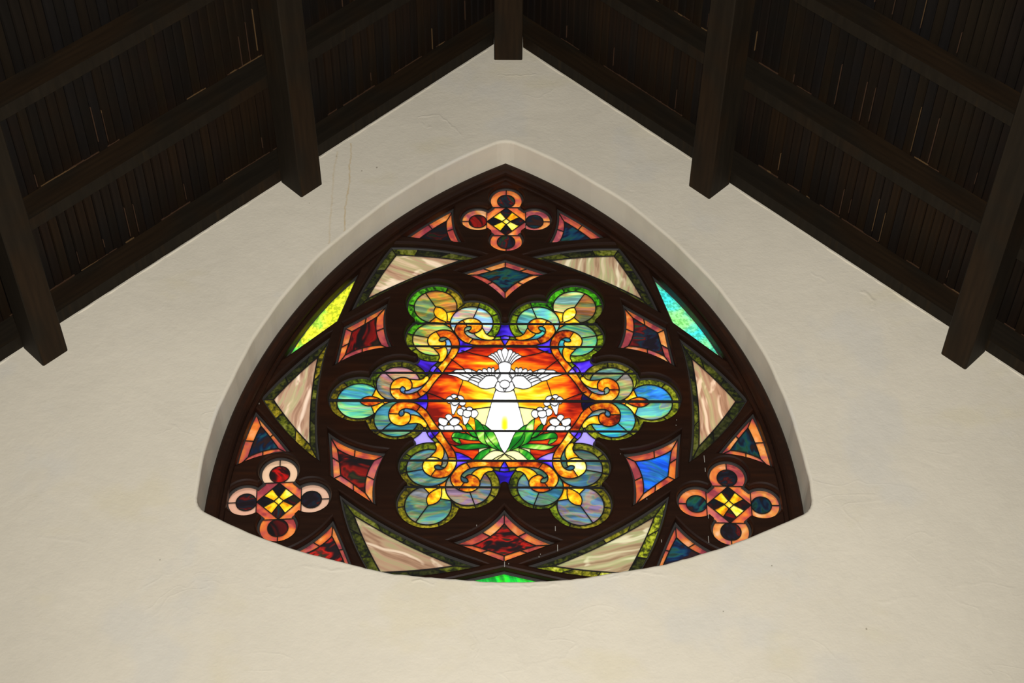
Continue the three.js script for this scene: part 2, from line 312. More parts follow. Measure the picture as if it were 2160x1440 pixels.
// One kind of glass: a sheet times a tint. Opalescent glass scatters the daylight behind it and takes a little of the light in front.
function glass(kind, tint = 0xffffff, through = 0.86) {
  const key = kind + tint + through;
  if (!glassMaterials.has(key)) glassMaterials.set(key, new THREE.MeshPhysicalMaterial({ name: kind + '_glass', map: SHEET[kind], color: tint, transmission: through, roughness: 0.88, thickness: 0, ior: 1.45, specularIntensity: 0.5, side: THREE.DoubleSide }));
  return glassMaterials.get(key);
}
const lead = new THREE.MeshStandardMaterial({ name: 'lead', color: 0x221e1a, roughness: 0.55, metalness: 0.2 });
const putty = new THREE.MeshStandardMaterial({ name: 'dull_lead', color: 0x383430, roughness: 0.6, metalness: 0.15 });
const iron = new THREE.MeshStandardMaterial({ name: 'black_iron', color: 0x100e0c, roughness: 0.85 });
const darkWood = new THREE.MeshPhysicalMaterial({ name: 'dark_wood', color: 0x3a2419, map: timberMap, roughness: 0.5, specularIntensity: 0.45 });

// ------------------------------------------------------------------ glazing: lead lines cut a light into panes
// All in millimetres on the plane of the glass. A line is { p: points, w: half width of the came, s: smoothed }.
function curve(p, closed = false) {
  if (p.length < 3) return p;
  const c = new THREE.CatmullRomCurve3(p.map(([x, y]) => new THREE.Vector3(x, y, 0)), closed, 'centripetal'), n = Math.max(6, Math.round(c.getLength() / 4));
  return c.getSpacedPoints(n).map((v) => [v.x, v.y]);
}
const arc = (cx, cy, r, a0, a1, step = 4) => { const n = Math.max(4, Math.ceil(Math.abs(a1 - a0) * r / step)), o = []; for (let i = 0; i <= n; i++) { const a = mix(a0, a1, i / n); o.push([cx + r * Math.cos(a), cy + r * Math.sin(a)]); } return o; };
const bow = (p, q, b, n = 14) => { const o = [], nx = -(q[1] - p[1]), ny = q[0] - p[0], l = Math.hypot(nx, ny); for (let i = 0; i <= n; i++) { const t = i / n, k = 4 * b * t * (1 - t) / l; o.push([mix(p[0], q[0], t) + nx * k, mix(p[1], q[1], t) + ny * k]); } return o; };
const turned = (p, deg) => { const c = Math.cos(deg * Math.PI / 180), s = Math.sin(deg * Math.PI / 180); return p.map(([x, y]) => [x * c - y * s, x * s + y * c]); };
const flipX = (p) => p.map(([x, y]) => [-x, y]), flipY = (p) => p.map(([x, y]) => [x, -y]), shift = (p, dx, dy) => p.map(([x, y]) => [x + dx, y + dy]);
const join = (...parts) => { const o = []; for (const p of parts) for (const q of p) if (!o.length || Math.hypot(q[0] - o.at(-1)[0], q[1] - o.at(-1)[1]) > 0.3) o.push(q); if (Math.hypot(o[0][0] - o.at(-1)[0], o[0][1] - o.at(-1)[1]) < 0.3) o.pop(); return o; };
const inside = (p, x, y) => { let c = false; for (let i = 0, j = p.length - 1; i < p.length; j = i++) if ((p[i][1] > y) !== (p[j][1] > y) && x < (p[j][0] - p[i][0]) * (y - p[i][1]) / (p[j][1] - p[i][1]) + p[i][0]) c = !c; return c; };
const areaOf = (p) => { let s = 0; for (let i = 0, j = p.length - 1; i < p.length; j = i++) s += p[j][0] * p[i][1] - p[i][0] * p[j][1]; return s / 2; };

function panesOf(outline, lines, cell = 1) {
  let x0 = 1e9, y0 = 1e9, x1 = -1e9, y1 = -1e9;
  for (const [x, y] of outline) { x0 = Math.min(x0, x); y0 = Math.min(y0, y); x1 = Math.max(x1, x); y1 = Math.max(y1, y); }
  x0 -= 4; y0 -= 4;
  const W = Math.ceil((x1 - x0 + 4) / cell), H = Math.ceil((y1 - y0 + 4) / cell), id = new Int32Array(W * H).fill(-1);
  for (let j = 0; j < H; j++) {                              // inside the outline: 0
    const y = y0 + (j + 0.5) * cell, cuts = [];
    for (let i = 0, k = outline.length - 1; i < outline.length; k = i++) if ((outline[i][1] > y) !== (outline[k][1] > y)) cuts.push((outline[k][0] - outline[i][0]) * (y - outline[i][1]) / (outline[k][1] - outline[i][1]) + outline[i][0]);
    cuts.sort((a, b) => a - b);
    for (let k = 0; k + 1 < cuts.length; k += 2) for (let i = Math.max(0, Math.ceil((cuts[k] - x0) / cell - 0.5)); i < W && x0 + (i + 0.5) * cell < cuts[k + 1]; i++) id[j * W + i] = 0;
  }
  const stroke = (p, q, w) => {
    const l = Math.max(1, Math.hypot(q[0] - p[0], q[1] - p[1])), n = Math.ceil(l / (cell * 0.5));
    for (let k = 0; k <= n; k++) {
      const cx = mix(p[0], q[0], k / n), cy = mix(p[1], q[1], k / n);
      for (let j = Math.floor((cy - w - y0) / cell); j <= (cy + w - y0) / cell; j++) for (let i = Math.floor((cx - w - x0) / cell); i <= (cx + w - x0) / cell; i++)
        if (i >= 0 && j >= 0 && i < W && j < H && Math.hypot(x0 + (i + 0.5) * cell - cx, y0 + (j + 0.5) * cell - cy) <= w + 0.25 * cell) id[j * W + i] = -1;
    }
  };
  for (const l of lines) for (let i = 0; i + 1 < l.p.length; i++) stroke(l.p[i], l.p[i + 1], l.cut ?? 1.3);
  const cells = [], stack = [];
  for (let s = 0; s < W * H; s++) {
    if (id[s] !== 0) continue;
    const n = cells.length + 1;
    let count = 0, sx = 0, sy = 0;
    stack.push(s); id[s] = n;
    while (stack.length) {
      const a = stack.pop(), i = a % W, j = (a - i) / W;
      count++; sx += i; sy += j;
      if (i > 0 && id[a - 1] === 0) { id[a - 1] = n; stack.push(a - 1); }
      if (i < W - 1 && id[a + 1] === 0) { id[a + 1] = n; stack.push(a + 1); }
      if (j > 0 && id[a - W] === 0) { id[a - W] = n; stack.push(a - W); }
      if (j < H - 1 && id[a + W] === 0) { id[a + W] = n; stack.push(a + W); }
    }
    cells.push({ n, start: s, area: count * cell * cell, x: x0 + (sx / count + 0.5) * cell, y: y0 + (sy / count + 0.5) * cell });
  }
  const at = (i, j) => (i < 0 || j < 0 || i >= W || j >= H ? -1 : id[j * W + i]);
  const D = [[1, 0], [0, 1], [-1, 0], [0, -1]];
  for (const c of cells) {                                   // walk round the outer edge of the patch, patch on the left
    if (c.area < 70) continue;
    const si = c.start % W, sj = (c.start - si) / W, pts = [];
    let i = si, j = sj, d = 0;                               // lattice corner, direction; the start is the lowest row, so its lower edge is free
    do {
      pts.push([x0 + i * cell, y0 + j * cell]);
      i += D[d][0]; j += D[d][1];
      const ahead = { 0: [[i, j], [i, j - 1]], 1: [[i - 1, j], [i, j]], 2: [[i - 1, j - 1], [i - 1, j]], 3: [[i, j - 1], [i - 1, j - 1]] }[d];
      const L = at(...ahead[0]) === c.n, R = at(...ahead[1]) === c.n;
      if (!L) d = (d + 1) % 4; else if (R) d = (d + 3) % 4;
    } while (!(i === si && j === sj && d === 0) && pts.length < 20000);
    const m = pts.length, soft = pts.map((_, k) => { let sx = 0, sy = 0; for (let o = -2; o <= 2; o++) { const q = pts[(k + o + m) % m]; sx += q[0]; sy += q[1]; } return [sx / 5, sy / 5]; });
    c.p = simplify(soft, 0.42);
  }
  return { cells: cells.filter((c) => c.p && c.p.length > 2), at: (x, y) => at(Math.floor((x - x0) / cell), Math.floor((y - y0) / cell)) };
}
function simplify(p, tol) {
  let a = 0, b = 0, far = -1;
  for (let i = 0; i < p.length; i++) { const d = (p[i][0] - p[0][0]) ** 2 + (p[i][1] - p[0][1]) ** 2; if (d > far) { far = d; b = i; } }
  const cut = (q) => {
    const keep = new Uint8Array(q.length); keep[0] = keep[q.length - 1] = 1;
    const go = [[0, q.length - 1]];
    while (go.length) {
      const [s, e] = go.pop(), [ax, ay] = q[s], [bx, by] = q[e], l = Math.hypot(bx - ax, by - ay) || 1e-9;
      let w = 0, k = -1;
      for (let i = s + 1; i < e; i++) { const d = Math.abs((bx - ax) * (ay - q[i][1]) - (ax - q[i][0]) * (by - ay)) / l; if (d > w) { w = d; k = i; } }
      if (w > tol) { keep[k] = 1; go.push([s, k], [k, e]); }
    }
    return q.filter((_, i) => keep[i]);
  };
  const one = cut(p.slice(a, b + 1)), two = cut([...p.slice(b), p[0]]);
  return [...one.slice(0, -1), ...two.slice(0, -1)];
}
// A pane: its face, and a rim 4 mm deep behind it. The sheet's grain is turned by deg and set at a place of its own.
function paneGeometry(p, deg, fixed) {
  const tri = THREE.ShapeUtils.triangulateShape(p.map((q) => new THREE.Vector2(...q)), []), pos = [], uv = [], nor = [];
  const c = Math.cos(deg * Math.PI / 180), s = Math.sin(deg * Math.PI / 180);
  let u0 = 1e9, v0 = 1e9;
  const U = p.map(([x, y]) => { const u = (x * c + y * s) / 1000, v = (-x * s + y * c) / 1000; u0 = Math.min(u0, u); v0 = Math.min(v0, v); return [u, v]; });
  const ou = fixed ? 0.5 : rr(0.02, 0.55) - u0, ov = fixed ? 0.5 : rr(0.02, 0.55) - v0, z = 0, zb = -0.004;
  for (const t of tri) for (const k of t) { pos.push(p[k][0] / 1000, p[k][1] / 1000, z); uv.push(U[k][0] + ou, U[k][1] + ov); nor.push(0, 0, 1); }
  const ccw = areaOf(p) > 0;
  for (let i = 0; i < p.length; i++) {
    const j = (i + 1) % p.length, a = ccw ? i : j, b = ccw ? j : i, dx = p[b][0] - p[a][0], dy = p[b][1] - p[a][1], l = Math.hypot(dx, dy) || 1;
    for (const [k, zz] of [[a, z], [a, zb], [b, zb], [a, z], [b, zb], [b, z]]) { pos.push(p[k][0] / 1000, p[k][1] / 1000, zz); uv.push(U[k][0] + ou, U[k][1] + ov); nor.push(dy / l, -dx / l, 0); }
  }
  const g = new THREE.BufferGeometry();
  g.setAttribute('position', new THREE.Float32BufferAttribute(pos, 3)); g.setAttribute('normal', new THREE.Float32BufferAttribute(nor, 3)); g.setAttribute('uv', new THREE.Float32BufferAttribute(uv, 2));
  return g;
}
// Lead cames swept along the lines.
function cameGeometry(lines, front = 0.004) {
  const pos = [], idx = [];
  for (const l of lines) {
    let p = l.p; const closed = l.closed;
    const thin = [p[0]]; for (let i = 1; i < p.length; i++) if (i === p.length - 1 || Math.hypot(p[i][0] - thin.at(-1)[0], p[i][1] - thin.at(-1)[1]) > 1.5) thin.push(p[i]);
    p = thin;
    const n = p.length, w = closed ? (l.w + 2) / 2 : l.w * 0.78, base = pos.length / 3;
    const off = closed ? (w - 2) * Math.sign(areaOf(p)) : 0;   // an edge came lies inside its opening
    const prof = [[-w, -0.006], [-w, front * 0.35], [-0.55 * w, front], [0.55 * w, front], [w, front * 0.35], [w, -0.006]].map(([o, z]) => [o + off, z]);
    for (let i = 0; i < n; i++) {
      const a = closed ? p[(i - 1 + n) % n] : p[Math.max(0, i - 1)], b = closed ? p[(i + 1) % n] : p[Math.min(n - 1, i + 1)], q = p[i];
      let d1x = q[0] - a[0], d1y = q[1] - a[1], d2x = b[0] - q[0], d2y = b[1] - q[1];
      const l1 = Math.hypot(d1x, d1y), l2 = Math.hypot(d2x, d2y);
      if (l1 < 1e-6) { d1x = d2x / l2; d1y = d2y / l2; } else { d1x /= l1; d1y /= l1; }
      if (l2 < 1e-6) { d2x = d1x; d2y = d1y; } else { d2x /= l2; d2y /= l2; }
      let nx = -(d1y + d2y), ny = d1x + d2x; const ln = Math.hypot(nx, ny) || 1; nx /= ln; ny /= ln;
      const k = 1 / Math.max(0.4, nx * -d1y + ny * d1x);
      for (const [o, z] of prof) pos.push((q[0] + nx * o * k) / 1000, (q[1] + ny * o * k) / 1000, z);
    }
    const m = closed ? n : n - 1, P = prof.length;
    for (let i = 0; i < m; i++) for (let k = 0; k + 1 < P; k++) { const a = base + i * P + k, b = base + ((i + 1) % n) * P + k; idx.push(a, b, a + 1, a + 1, b, b + 1); }
    if (!closed) for (const e of [base, base + (n - 1) * P]) for (let k = 1; k + 1 < P; k++) idx.push(e, e + k, e + k + 1);
  }
  const g = new THREE.BufferGeometry();
  g.setAttribute('position', new THREE.Float32BufferAttribute(pos, 3)); g.setIndex(idx);
  const f = g.toNonIndexed(); f.computeVertexNormals();
  return f;
}

// ------------------------------------------------------------------ the window
const win = new THREE.Group();
win.name = 'window_1'; win.position.y = ROSE_Y;
structure(win, 'dark wooden tracery frame of the pointed three-sided window');
scene.add(win);
const outlines = [];                                         // openings cut in the wooden tracery
// One leaded panel, set in its opening in the tracery: the cames are the thing, the panes they hold its parts.
// look(cell) gives { name, kind, tint, deg, part }; parts: pieces of the picture with cames of their own { name: { lines, label } }, whose panes are sub-parts.
function light(name, label, outline, lines, look, cell = 1, rim = 11, parts = {}) {
  outlines.push(outline);
  const own = lines.filter((l) => !l.part);
  const panel = add(scene, numbered(name), cameGeometry(own.length ? own : [{ p: outline, w: 3, closed: true }], 0.004), lead);
  panel.position.y = ROSE_Y;
  tag(panel, label, 'glass panel', 'leaded glass panels of the window');
  add(panel, 'edge_lead', cameGeometry([{ p: outline, w: rim, closed: true }], 0.007), putty).userData.label = 'dull grey lead edge';
  const pieces = {};
  for (const [key, { kind, text }] of Object.entries(parts)) {
    pieces[key] = add(panel, kind, cameGeometry(lines.filter((l) => l.part === key), 0.004), lead);
    pieces[key].userData.label = text;
  }
  const made = panesOf(outline, [...lines, { p: [...outline, outline[0]], cut: rim * 0.6 }], cell);
  look.ready?.(made);
  for (const c of made.cells) {
    const l = look(c, made);
    if (l) add(pieces[l.part] ?? panel, l.name, paneGeometry(c.p, l.deg ?? 0, l.fixed), glass(l.kind, l.tint, l.through));
  }
  return made;
}
const C = (p, w = 3.4, cut) => ({ p, w, cut });

// --- kites: six round the rose. Own axes: x away from the middle of the rose, y along.
const PINKS = [0xffffff, 0xf2d8d0, 0xffe6c8, 0xe8c8c8, 0xffd8b0];
const pinkTint = () => PINKS[Math.floor(rnd() * PINKS.length)];
function kite(deg, inner, label) {
  const A = [600, 0], B = [776, 236], Cc = [877, 0], D = [776, -236], a = [667, 0], b = [780, 137], c = [831, 0], d = [780, -137];
  const T = (p) => turned(p, deg);
  const o = join(bow(A, D, 26), bow(D, Cc, 1), bow(Cc, B, 1), bow(B, A, 26));
  const e = [bow(a, d, 14), bow(d, c, 1), bow(c, b, 1), bow(b, a, 14)];
  const lines = [...e.map((p) => C(T(p), 3.2)), ...[[A, a], [B, b], [Cc, c], [D, d]].map((p) => C(T(p), 3.2))];
  const at = (p, t) => p[Math.round(t * (p.length - 1))];
  const oA = [bow(A, D, 26), bow(D, Cc, 1), bow(Cc, B, 1), bow(B, A, 26)];
  oA.forEach((p, k) => { const t = k % 2 ? 0.5 : 0.5; lines.push(C(T([at(p, t), at(e[k], t)]), 3.2)); });
  const core = T(join(...e));
  light('kite_panel', label, T(o), lines, (cell) => inside(core, cell.x, cell.y)
    ? { name: 'centre_pane', ...inner }
    : { name: 'border_pane', kind: 'pink', tint: pinkTint(), deg: rr(0, 180) });
}
kite(90, { kind: 'teal', tint: 0xb0a8a0, deg: 20 }, 'kite-shaped panel between the top quatrefoil and the rose, blue and red glass');
kite(30, { kind: 'dark', tint: 0xe8e8f0, deg: 60 }, 'kite-shaped panel at the upper right of the rose, dark blue and red glass');
kite(150, { kind: 'red', tint: 0xa86860, deg: 100 }, 'kite-shaped panel at the upper left of the rose, dark red glass');
kite(210, { kind: 'red', tint: 0xb8b0a0, deg: 10 }, 'kite-shaped panel between the left quatrefoil and the rose, dark red glass');
kite(330, { kind: 'opal', tint: 0x2478ff, deg: -25 }, 'kite-shaped panel with bright blue glass beside the right quatrefoil');
kite(270, { kind: 'red', tint: 0xf0c8b8, deg: 20 }, 'kite-shaped panel with red glass at the foot of the rose');

// --- large pearly panels: a mirrored pair beside each quatrefoil
const OLIVES = [0x504f44, 0x66664c, 0x3c3c38, 0x80805a, 0x464a42, 0x5a5a48];
function pearl(deg, mirror, deg2, tint, edges, label) {
  const K = [560, 958], L = [95, 884], M = [737, 512], k = [533, 909], l = [217, 876], m = [660, 622];
  const T = (p) => turned(mirror ? flipX(p) : p, deg);
  const e = [bow(l, k, 6), bow(k, m, 6), bow(m, l, -13)], oo = [bow(L, K, 22), bow(K, M, 16), bow(M, L, -37)];
  const o = T(join(...oo));
  const lines = [...e.map((p) => C(T(p), 3.6)), ...[[K, k], [L, l], [M, m]].map((p) => C(T(p), 3.2))];
  const at = (p, t) => p[Math.round(t * (p.length - 1))];
  oo.forEach((p, n) => { for (const t of n === 2 ? [0.28, 0.5, 0.72] : [0.38, 0.68]) lines.push(C(T([at(p, t), at(e[n], t)]), 2.6)); });
  const core = T(join(...e));
  let i = 0;
  light('pearl_panel', label, o, lines, (cell) => inside(core, cell.x, cell.y)
    ? { name: 'pearl_pane', kind: 'pearl', tint, deg: deg2, through: 0.75 }
    : { name: 'border_pane', kind: 'ripple', tint: edges[i++ % edges.length], deg: rr(0, 180), through: 0.8 });
}
pearl(0, false, 80, 0xe8e4d0, OLIVES, 'large pearly panel right of the top quatrefoil, pinkish green streaked glass');
pearl(0, true, -20, 0xf4e4d4, OLIVES, 'large pearly panel left of the top quatrefoil, pinkish green streaked glass');
pearl(120, false, 80, 0xfff0e4, [0xb89c54, 0x504f44, 0x80805a, 0x3c3c38], 'large pearly panel above the left quatrefoil, rosy streaked glass');
pearl(120, true, -25, 0xe8dccc, OLIVES, 'large pearly panel below the rose, right of the left quatrefoil, mauve glass');
pearl(240, true, 95, 0xffe8d4, OLIVES, 'large pearly panel above the right quatrefoil, rosy streaked glass');
pearl(240, false, 15, 0xe8ead0, [0xf0ecb8, 0x504f44, 0xb8a870, 0xf0ecb8, 0x5e5e48], 'large pearly panel below the rose, left of the right quatrefoil, greenish glass');

// --- small three-cornered panels beside the quatrefoils
function corner(deg, mirror, inner, label) {
  const A = [257, 1226], B = [203, 968], D = [505, 1009], a = [293, 1143], b = [268, 1006], d = [423, 1021];
  const T = (p) => turned(mirror ? flipX(p) : p, deg);
  const oo = [bow(A, B, 20), bow(B, D, -3), bow(D, A, -9)], e = [bow(a, b, 9), bow(b, d, -2), bow(d, a, -4)];
  const lines = [...e.map((p) => C(T(p), 3)), ...[[A, a], [B, b], [D, d]].map((p) => C(T(p), 3))];
  const at = (p, t) => p[Math.round(t * (p.length - 1))];
  oo.forEach((p, n) => lines.push(C(T([at(p, 0.5), at(e[n], 0.5)]), 3)));
  const core = T(join(...e));
  light('corner_panel', label, T(join(...oo)), lines, (cell) => inside(core, cell.x, cell.y)
    ? { name: 'centre_pane', ...inner }
    : { name: 'border_pane', kind: 'pink', tint: pinkTint(), deg: rr(0, 180) });
}
corner(0, false, { kind: 'teal', tint: 0x8c98a8, deg: 40 }, 'small three-cornered panel right of the top quatrefoil, blue glass');
corner(0, true, { kind: 'dark', tint: 0x887878, deg: 40 }, 'small three-cornered panel left of the top quatrefoil, almost black glass');
corner(120, false, { kind: 'teal', tint: 0xa0b0b0, deg: 70 }, 'small three-cornered panel above the left quatrefoil, teal glass');
corner(120, true, { kind: 'red', tint: 0xfff0e8, deg: 50 }, 'small three-cornered panel right of the left quatrefoil, red glass');
corner(240, true, { kind: 'teal', tint: 0x8c9c90, deg: 110 }, 'small three-cornered panel above the right quatrefoil, dark green glass');
corner(240, false, { kind: 'teal', tint: 0xb0b0c8, deg: 0 }, 'small three-cornered panel left of the right quatrefoil, blue and green glass');

// --- long slivers along the three sides
function sliver(deg, tint, kind, label) {
  const T = (p) => turned(p, deg);
  light('sliver_panel', label, T(join(bow([1000, -332], [1000, 332], -32, 24), bow([1000, 332], [912, 0], 0), bow([912, 0], [1000, -332], 0))), [], () => ({ name: 'glass_pane', kind, tint, deg: deg + 20 }));
}
sliver(150, 0xffff68, 'speckle', 'long bright yellow-green sliver of glass on the left side');
sliver(30, 0x9cffff, 'speckle', 'long bright turquoise sliver of glass on the right side');
sliver(270, 0x30f040, 'opal', 'long green sliver of glass along the sill');

// --- quatrefoils
function quatrefoil(cx, cy, deg, lobeTint, discs, darks, label) {
  const T = (p) => shift(turned(p, deg), cx, cy);
  const q = [...arc(141, 0, 88, 0, 125 * Math.PI / 180), ...arc(0, 141, 88, (-35) * Math.PI / 180, Math.PI / 2)];
  const o = join(...[0, 1, 2, 3].map((k) => turned(q, 90 * k)));
  const lines = [], line = (p, w = 2.8) => lines.push(C(T(p), w));
  line([[95, 0], [0, 95], [-95, 0], [0, -95], [95, 0]]);
  line([[21, 0], [0, 21], [-21, 0], [0, -21], [21, 0]]);
  for (let k = 0; k < 4; k++) {
    const R = (p) => turned(p, 90 * k);
    line(R(arc(141, 0, 44, 0, 2 * Math.PI)));
    line(R([[185, 0], [232, 0]]));
    line(R([[97, -74], [97, 74]]));
    line(R(curve([[66, 29], [43, 15], [21, 1]]))); line(R(curve([[29, 66], [15, 43], [1, 21]])));
  }
  light('quatrefoil_panel', label, T(o), lines, (cell) => {
    const [[x, y]] = turned([[cell.x - cx, cell.y - cy]], -deg), r = Math.hypot(x, y), far = Math.max(Math.abs(x), Math.abs(y)), side = Math.abs(x) > Math.abs(y) ? (x > 0 ? 0 : 2) : (y > 0 ? 1 : 3);
    if (r < 15) return { name: 'cross_pane', kind: 'yellow', tint: 0xfff0a0, deg: 45 };
    if (Math.abs(x) + Math.abs(y) < 95 && r < 90) {
      if (Math.abs(Math.abs(x) - Math.abs(y)) < 18) return { name: 'cross_pane', kind: 'yellow', tint: 0xfff6a8, deg: 45 + 90 * (x * y > 0) };
      return { name: 'dark_pane', kind: 'dark', tint: darks[side], deg: rr(0, 180) };
    }
    if (far > 97 && Math.hypot(x - [141, 0, -141, 0][side], y - [0, 141, 0, -141][side]) < 20 && cell.area > 3500) return { name: 'disc_pane', kind: discs[side][0], tint: discs[side][1], deg: rr(0, 180) };
    if (far > 97) return { name: 'lobe_pane', kind: lobeTint[side] < 0 ? 'clear' : 'pink', tint: Math.abs(lobeTint[side]), deg: rr(0, 180) };
    return { name: 'corner_pane', kind: 'pink', tint: pinkTint(), deg: rr(0, 180) };
  });
}
const P0 = 0xffffff, PC = 0xffe0d0;
quatrefoil(4, 1141, 0, [P0, PC, P0, PC], [['teal', 0xb8b890], ['dark', 0xf0d0c0], ['red', 0xb88880], ['dark', 0xd0c0c0]], [0xffb0a0, 0xa0a0b0, 0x706868, 0x806c6c], 'four-lobed panel with a yellow cross at the top of the window');
quatrefoil(976, -564, -1.2, [P0, PC, PC, P0], [['teal', 0x688088], ['dark', 0xb0b8c0], ['teal', 0xa0b8a0], ['dark', 0xd0a8a8]], [0x80706c, 0x987068, 0x788070, 0xff9080], 'four-lobed panel with a yellow cross in the lower right corner');
quatrefoil(-980, -553, 3.3, [-0xd8ac90, -0xe4bc98, -0xd8a488, 0xffd8b8], [['dark', 0xe0b0b0], ['red', 0xff8070], ['dark', 0xd8a8a8], ['red', 0x704848]], [0xb07070, 0x906868, 0xa07068, 0x90d0d8], 'four-lobed panel with a yellow cross in the lower left corner, pale lobes');

// --- the rose: six units, each a tip circle and two scrolls; own axes of a unit: x outwards, y along
const rose = [], SC = [489, 101], R30 = [Math.cos(Math.PI / 6), Math.sin(Math.PI / 6)];
const onAxis = (a, b) => [a * R30[0] + b * R30[1], a * R30[1] - b * R30[0]];      // along and across the line between two units
const half = [
  [3.4, curve([[284, 168], [300, 148], [327, 104], [352, 58], [378, 30], [408, 10], [448, 2], [485, 6], [509, 26], [522, 52], [524, 85], [516, 112], [498, 131], [470, 140], [446, 134], [430, 116], [425, 92], [430, 72], [445, 63], [457, 62]])],
  [3.2, curve([onAxis(372, 0), [337, 155], [350, 128], [362, 105], [378, 82], [400, 58], [427, 45], [455, 43], [475, 56], [479, 74], [469, 86], [457, 77], [454, 61]])],
  [3, curve([[352, 124], [364, 106], [382, 90], [403, 80], [428, 77]])],
  [3, curve([[349, 132], [350, 144], [357, 152], [366, 147], [376, 134], [396, 126], [420, 128], [440, 130]])],
  [3.4, arc(SC[0], SC[1], 101, 166 * Math.PI / 180, -98 * Math.PI / 180)],
  [3, curve([[560, 176], [534, 147], [510, 120]])],
  [2.6, [[480, 73], [525, 71]]], [2.6, [[455, 43], [458, 62]]], [2.8, [[383, 26], [400, 58]]],
  [3, curve([[662, 0], [645, 18], [625, 27], [606, 28], [580, 19], [555, 3]])],
  [3, curve([[606, 27], [598, 50], [590, 75]])], [2.8, [[556, 2], [543, 18]]],
  [3.4, arc(662, 0, 102, 0, 138 * Math.PI / 180)],
  [3, [[590, 72], [603, 102], [606, 126]]],
  [3, [[718, 84], [742, 112]]], [3, [[558, 174], [584, 198]]], [3, [[478, 201], [476, 240]]],
  [3, arc(487, 100, 137, 118 * Math.PI / 180, 160 * Math.PI / 180)],
  [3, curve([[357, 153], [350, 172], onAxis(394, 0)])], [2.8, curve([onAxis(393, 22), onAxis(375, 19), onAxis(356, 11), onAxis(333, 0)])],
  [2.8, curve([[358, 52], [351, 24], [350, 0]])],
];
for (let u = 0; u < 6; u++) {
  for (const [w, p] of half) for (const m of [0, 1]) rose.push(C(turned(m ? flipY(p) : p, 60 * u), w));
  rose.push(C(turned([[661, 0], [764, 0]], 60 * u), 3.2));
}
